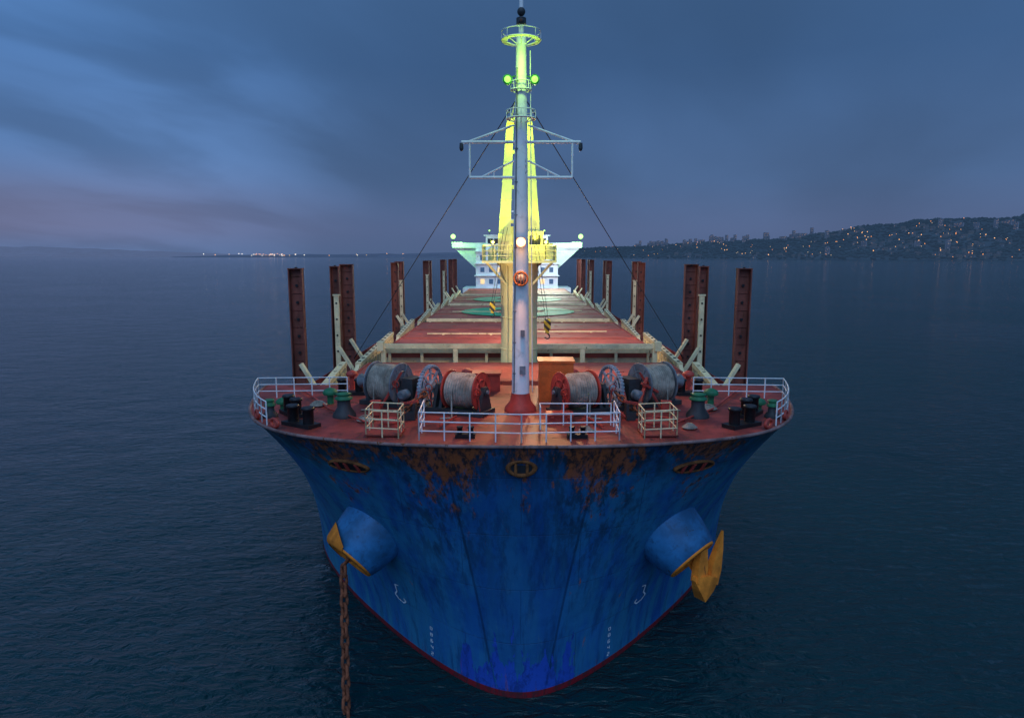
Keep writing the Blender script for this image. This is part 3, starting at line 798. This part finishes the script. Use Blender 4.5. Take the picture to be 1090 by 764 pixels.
for i in range(NT_+1):
    t=.02+(1.25-.02)*i/NT_
    for j in range(NS+1):
        s=j/NS*1.6
        D=shore(t)+1500*s; vs.append((t*D,D,hgt(t,s) if s<=1 else hgt(t,1)*(1-.5*(s-1)**2)))
for i in range(NT_):
    for j in range(NS): a=i*(NS+1)+j; fs.append((a,a+NS+1,a+NS+2,a+1))
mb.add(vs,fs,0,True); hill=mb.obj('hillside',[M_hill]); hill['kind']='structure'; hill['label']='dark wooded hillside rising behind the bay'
def ridgeobj(name,t0,t1,D,prof,dep,mat,lab,seed):
    mb=MB(); vs=[];fs=[]; n=120
    for i in range(n+1):
        t=t0+(t1-t0)*i/n; h=float(np.interp(t,*prof))*(1+.25*mnoise.fractal(Vector((t*14,seed,0)),1,2,4))
        for j,(dd,k) in enumerate(((0,0),(.25,.6),(.6,1),(1,.7))):
            Y=D+dep*dd; vs.append((t*Y,Y,h*k-(1 if j==0 else 0)))
    for i in range(n):
        for j in range(3): a=i*4+j; fs.append((a,a+4,a+5,a+1))
    mb.add(vs,fs,0,True); o=mb.obj(name,[mat]); o['kind']='structure'; o['label']=lab
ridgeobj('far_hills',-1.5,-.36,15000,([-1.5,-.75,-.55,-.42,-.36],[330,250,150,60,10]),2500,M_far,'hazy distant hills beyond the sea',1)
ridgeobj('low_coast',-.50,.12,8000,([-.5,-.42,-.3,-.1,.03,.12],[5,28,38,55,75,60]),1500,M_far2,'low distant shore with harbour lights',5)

mb=MB()
for _ in range(6500):
    t=random.uniform(.06,.86); s=random.random()**.8*1.02; D=shore(t)+1500*s; x=t*D; h=hgt(t,s)
    r=random.uniform(8,18); hh=random.uniform(.6,1.0)*r; a0=random.random()*6
    vs=[(x,D,h+hh)]
    for q in range(5):
        a=a0+q*1.257; rr=r*random.uniform(.7,1.2); vs.append((x+rr*math.cos(a),D+rr*math.sin(a),h+hh*random.uniform(.2,.55)))
    vs.append((x,D,h-4))
    mb.add(vs,[(0,1+q,1+(q+1)%5) for q in range(5)]+[(6,1+(q+1)%5,1+q) for q in range(5)],0)
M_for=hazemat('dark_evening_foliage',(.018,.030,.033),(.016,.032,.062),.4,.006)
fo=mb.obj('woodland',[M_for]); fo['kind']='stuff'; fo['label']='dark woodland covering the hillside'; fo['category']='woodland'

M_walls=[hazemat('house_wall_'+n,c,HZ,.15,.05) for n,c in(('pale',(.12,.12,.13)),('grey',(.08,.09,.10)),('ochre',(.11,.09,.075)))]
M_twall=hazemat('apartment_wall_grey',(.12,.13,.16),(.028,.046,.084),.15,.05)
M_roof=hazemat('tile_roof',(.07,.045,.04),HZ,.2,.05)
M_lw=emis('warm_house_window',(1.0,.50,.18),.8); M_lc=emis('cool_house_window',(.85,.85,.9),.5)
def housemesh(i):
    mb=MB(); w,d,h=[(16,11,7),(12,10,9),(20,12,8)][i%3]
    mb.box((0,0,h/2-2),(w,d,h+4),0)
    mb.add([(-w/2-.6,-d/2-.8,h),(w/2+.6,-d/2-.8,h),(w/2+.6,d/2+.8,h),(-w/2-.6,d/2+.8,h),(-w/2-.6,0,h+3.6),(w/2+.6,0,h+3.6)],[(0,1,5,4),(2,3,4,5),(0,4,3),(1,2,5),(0,3,2,1)],1)
    k=0
    for z in(1.8,4.9):
        for x in np.arange(-w/2+2.2,w/2-1,3.6):
            k+=1; mb.box((x,-d/2-.05,z),(1.5,.12,1.7),2 if (i in(0,4) and k==2) else 3)
    mb.box((w*.25,d*.15,h+2.6),(1.1,1.1,3.4),0)
    return mb.obj('house',[M_walls[i%3],M_roof,M_lw,M_windark])
prot=[housemesh(i) for i in range(6)]
def place(o,t,s,g,lab,cat,dz=0):
    D=shore(t)+1500*s; o.location=(t*D,D,hgt(t,s)+dz); o.rotation_euler=(0,0,-math.atan(t)+random.uniform(-.5,.5))
    o['label']=lab; o['category']=cat; o['group']=g
labs=['pale walled house with tiled roof on the hillside','grey walled house with tiled roof on the hillside','ochre walled house with tiled roof on the hillside']
cl_=[(random.uniform(.24,.76),random.uniform(.05,.75)) for _ in range(16)]
for i in range(190):
    if i<6: o=prot[i]; k=i
    else:
        k=random.randrange(6); o=prot[k].copy(); COL.objects.link(o)
    ct,cs=random.choice(cl_); t=min(.8,max(.2,random.gauss(ct,.022))); s=min(.9,max(.02,random.gauss(cs,.07)))
    place(o,t,s,'houses on the hillside',labs[k%3],'house',3); sc=random.uniform(.9,1.5); o.scale=(sc,sc,sc)
def tower(i):
    mb=MB(); fl=[12,15,9,19][i]; w=[30,24,56,22][i]; h=fl*3
    mb.box((0,0,h/2-4),(w,14,h+8),0); mb.box((w*.2,0,h+1.4),(5,5,2.8),0); mb.box((0,0,h+.3),(w+.6,14.6,.5),0)
    r=random.Random(i)
    for f in range(fl):
        mb.box((0,-7.1,f*3+.2),(w,.35,.25),0)
        for x in np.arange(-w/2+1.8,w/2-1,3): mb.box((x,-7.05,f*3+1.7),(1.6,.14,1.5),(2 if r.random()<.7 else 4) if r.random()<.06 else 3)
    return mb.obj('apartment_building',[M_twall,M_roof,M_lw,M_windark,M_lc])
tp=[tower(i) for i in range(4)]
for i in range(58):
    k=i%4
    if i<4:o=tp[i]
    else: o=tp[k].copy(); COL.objects.link(o)
    if i<46: t=PXT(random.choice([random.uniform(670,870),random.gauss(765,12),random.gauss(700,10),random.gauss(832,14)])); s=random.uniform(.8,.99)
    else: t=PXT(random.uniform(860,1085)); s=random.uniform(.1,.8)
    place(o,t,s,'apartment buildings on the hill','pale concrete apartment block on the hill above the bay','apartment building',1)
M_lampw=[emis('amber_street_light',(1.0,.36,.10),2.2),emis('warm_street_light',(1.0,.50,.20),2.0),emis('white_street_light',(1,.75,.45),1.4)]
M_lamph=[emis('amber_harbour_light',(1.0,.42,.14),4),emis('warm_harbour_light',(1.0,.6,.3),4),emis('white_harbour_light',(.95,.85,.7),4)]
def lampmesh(k,r,h):
    mb=MB(); mb.cyl((0,0,-2),(0,0,h),.15,.1,6,1); mb.cyl((0,0,h),(0,-1.6,h+.3),.1,.1,6,1); mb.sphere((0,-1.8,h+.1),r,0,5)
    return mb.obj('street_lamp',[M_lampw[k],M_dark])
lp=[lampmesh(k,r,14) for k,r in((0,2.0),(1,1.7),(2,1.5),(0,1.4),(1,2.5))]
for i in range(130):
    k=i%5
    if i<5:o=lp[i]
    else: o=lp[k].copy(); COL.objects.link(o)
    q=random.random()
    if q<.6:
        ct,cs=random.choice(cl_); t=min(.8,max(.2,random.gauss(ct,.03))); s=min(.9,max(0,random.gauss(cs,.09)))
    elif q<.8: t=.3+.45*random.random(); s=.45+.12*math.sin(t*14)+random.uniform(-.02,.02)
    else: t=random.uniform(.08,.4); s=random.uniform(0,.9)
    place(o,t,s,'street lamps on the hillside','lit amber street lamp on the hillside','street lamp',2)
hp=[]
for k,r in((0,3.0),(2,3.4),(1,2.6)):
    mb=MB(); mb.cyl((0,0,-2),(0,0,18),.4,.3,6,1); mb.box((0,0,18),(3,1.2,1.2),1); mb.sphere((0,-1,19),r,0,5); hp.append(mb.obj('harbour_lamp',[M_lamph[k],M_dark]))
for i in range(40):
    k=random.randrange(3) if i>2 else i
    if i<3:o=hp[i]
    else: o=hp[k].copy(); COL.objects.link(o)
    px=random.choice([random.uniform(175,440),random.gauss(292,12),random.gauss(292,18)]); t=PXT(px)
    D=7950+random.uniform(0,120)
    o.location=(t*D,D,random.uniform(2,26)); o['label']='bright lamp on the distant harbour shore'; o['category']='lamp'; o['group']='lamps along the harbour shore'

# ------------------------------------------------------------ lights
def light(name,typ,loc,col,e,parent=ship,size=.3,spot=None,blend=.6,target=None):
    L=bpy.data.lights.new(name,typ); L.color=col; L.energy=e
    if typ!='SUN': L.shadow_soft_size=size
    if spot: L.spot_size=R(spot); L.spot_blend=blend
    o=bpy.data.objects.new(name,L); COL.objects.link(o); o.location=loc
    if target is not None: o.rotation_euler=(Vector(target)-Vector(loc)).to_track_quat('-Z','Y').to_euler()
    if parent is not None: o.parent=parent; o.matrix_parent_inverse=Matrix.Translation(parent.location).inverted()
    return o
light('warm_mast_light','SPOT',(0,MY-1.2,22.4),(1,.42,.18),1250,size=.2,spot=125,target=(0,29.5,14))
light('warm_mast_glow','POINT',(0,MY-1.3,22.5),(1,.50,.20),32,size=.2)
light('crane_flood_light','SPOT',(1.9,CY-2.7,22.9),(1,.50,.25),4300,size=.3,spot=125,target=(1,37,14))
light('pedestal_light','POINT',(-3.2,CY-6,19.5),(1,.74,.40),750,size=.2)
for s in(-1,1):
    light('jib_flood_light','SPOT',(s*2.4,CY-2.4,22.6),(.60,1,.02),1900,size=.2,spot=75,target=(s*.6,CY-.2,29))
light('crane_work_light','POINT',(1.2,CY-3.2,23.4),(1,.88,.10),260,size=.2)
light('jib_top_light','POINT',(0,CY-2.4,30.8),(.58,1,.02),400,size=.2)
light('hatch_flood_light','SPOT',(2.3,CY+2.5,24.5),(1,.68,.44),11000,size=.3,spot=135,target=(1,78,14))
light('bridge_flood_light','SPOT',(6.8,AY-.8,28.1),(.95,1,.70),26000,size=.4,spot=110,target=(2,125,14))
light('mast_green_light','POINT',(0,MY-1.5,31.0),(.50,1,.06),150,size=.15)
light('bridge_front_fill','POINT',(9,AY-12,24),(.80,.95,1),6500,size=.4)  # added fill with no fixture, brightens the accommodation front
light('wing_green_light','POINT',(-15,AY-2.2,26.5),(.32,1,.20),1500,size=.4)
light('wing_green_light','POINT',(15,AY-2.2,26.5),(.32,1,.20),1500,size=.4)
sun=light('evening_sun','SUN',(0,-50,100),(.60,.80,1.0),.65,parent=None,target=(0.15*50,40,0))
sun.data.angle=R(40)

# ------------------------------------------------------------ world
w=bpy.data.worlds.new('World'); scn.world=w; w.use_nodes=True
t=NT(w.node_tree); bg=w.node_tree.nodes['Background']
tc=t.node('ShaderNodeTexCoord'); dv=tc.outputs['Generated']
sp=t.node('ShaderNodeSeparateXYZ'); t.l.new(dv,sp.inputs[0]); x,y,z=sp.outputs
zc=t.m('MAXIMUM',z,0.0)
cr=t.node('ShaderNodeValToRGB'); t.l.new(zc,cr.inputs[0]); e=cr.color_ramp
stops=[(0,(.062,.098,.190)),(.035,(.066,.104,.208)),(.10,(.050,.100,.212)),(.25,(.035,.086,.198)),(.5,(.042,.102,.222)),(1,(.085,.165,.31))]
e.elements[0].position=0; e.elements[0].color=(*stops[0][1],1); e.elements[1].position=1; e.elements[1].color=(*stops[-1][1],1)
for p,c in stops[1:-1]:
    el=e.elements.new(p); el.color=(*c,1)
q=t.m('ADD',zc,.22); X=t.m('DIVIDE',x,q); Y=t.m('DIVIDE',y,q)
U=t.m('SUBTRACT',t.m('MULTIPLY',X,.93),t.m('MULTIPLY',Y,.36)); V=t.m('ADD',t.m('MULTIPLY',X,.36),t.m('MULTIPLY',Y,.93))
cb=t.node('ShaderNodeCombineXYZ'); t.l.new(t.m('ADD',U,3.7),cb.inputs[0]); t.l.new(t.m('MULTIPLY',V,.50),cb.inputs[1])
c1=t.noise(cb.outputs[0],.70,2,.4,.25); c2=t.noise(cb.outputs[0],1.9,4,.48,.3)
cl=t.m('ADD',t.m('MULTIPLY',c1,.78),t.m('MULTIPLY',c2,.22))
f=t.ss(cl,.34,.64,.82,1.22)
f=t.m('ADD',t.m('MULTIPLY',t.m('SUBTRACT',f,1.0),t.ss(zc,0,.12,.25,1)),1.0)
f=t.m('MULTIPLY',f,t.ss(x,-.7,.6,1.10,.94))
f=t.m('MULTIPLY',f,t.ss(y,.3,-.6,1.0,2.4))
vd=t.node('ShaderNodeVectorMath',operation='DOT_PRODUCT'); t.l.new(dv,vd.inputs[0]); vd.inputs[1].default_value=Vector((-.56,.80,.22)).normalized()
f=t.m('MULTIPLY',f,t.m('ADD',1.0,t.m('MULTIPLY',t.ss(vd.outputs['Value'],.90,1.0,0,.45),t.ss(c2,.38,.60,.25,1))))
col=t.mix(1.0,cr.outputs[0],f,'MULTIPLY')
warm=t.m('MULTIPLY',t.m('MULTIPLY',t.ss(zc,.0,.04),t.ss(zc,.05,.14,1,0)),t.ss(x,-.15,-.6,0,.55))
col=t.mix(warm,col,(.125,.118,.195))
sky=t.node('ShaderNodeTexSky',sky_type='NISHITA'); sky.sun_disc=False; sky.sun_elevation=R(1.0); sky.sun_rotation=R(190)
sk=t.mix(1.0,sky.outputs[0],(.004,.004,.004),'MULTIPLY')
t.setin(bg.inputs[0],t.mix(1.0,col,sk,'ADD')); bg.inputs[1].default_value=1.27

# ------------------------------------------------------------ camera
cam=bpy.data.cameras.new('camera'); co=bpy.data.objects.new('camera',cam); COL.objects.link(co)
cam.lens=24; cam.sensor_width=36; cam.clip_end=200000; cam.clip_start=.1
co.location=(-.25,0,22); co.rotation_euler=(R(90-8.6),0,R(.32))
scn.camera=co
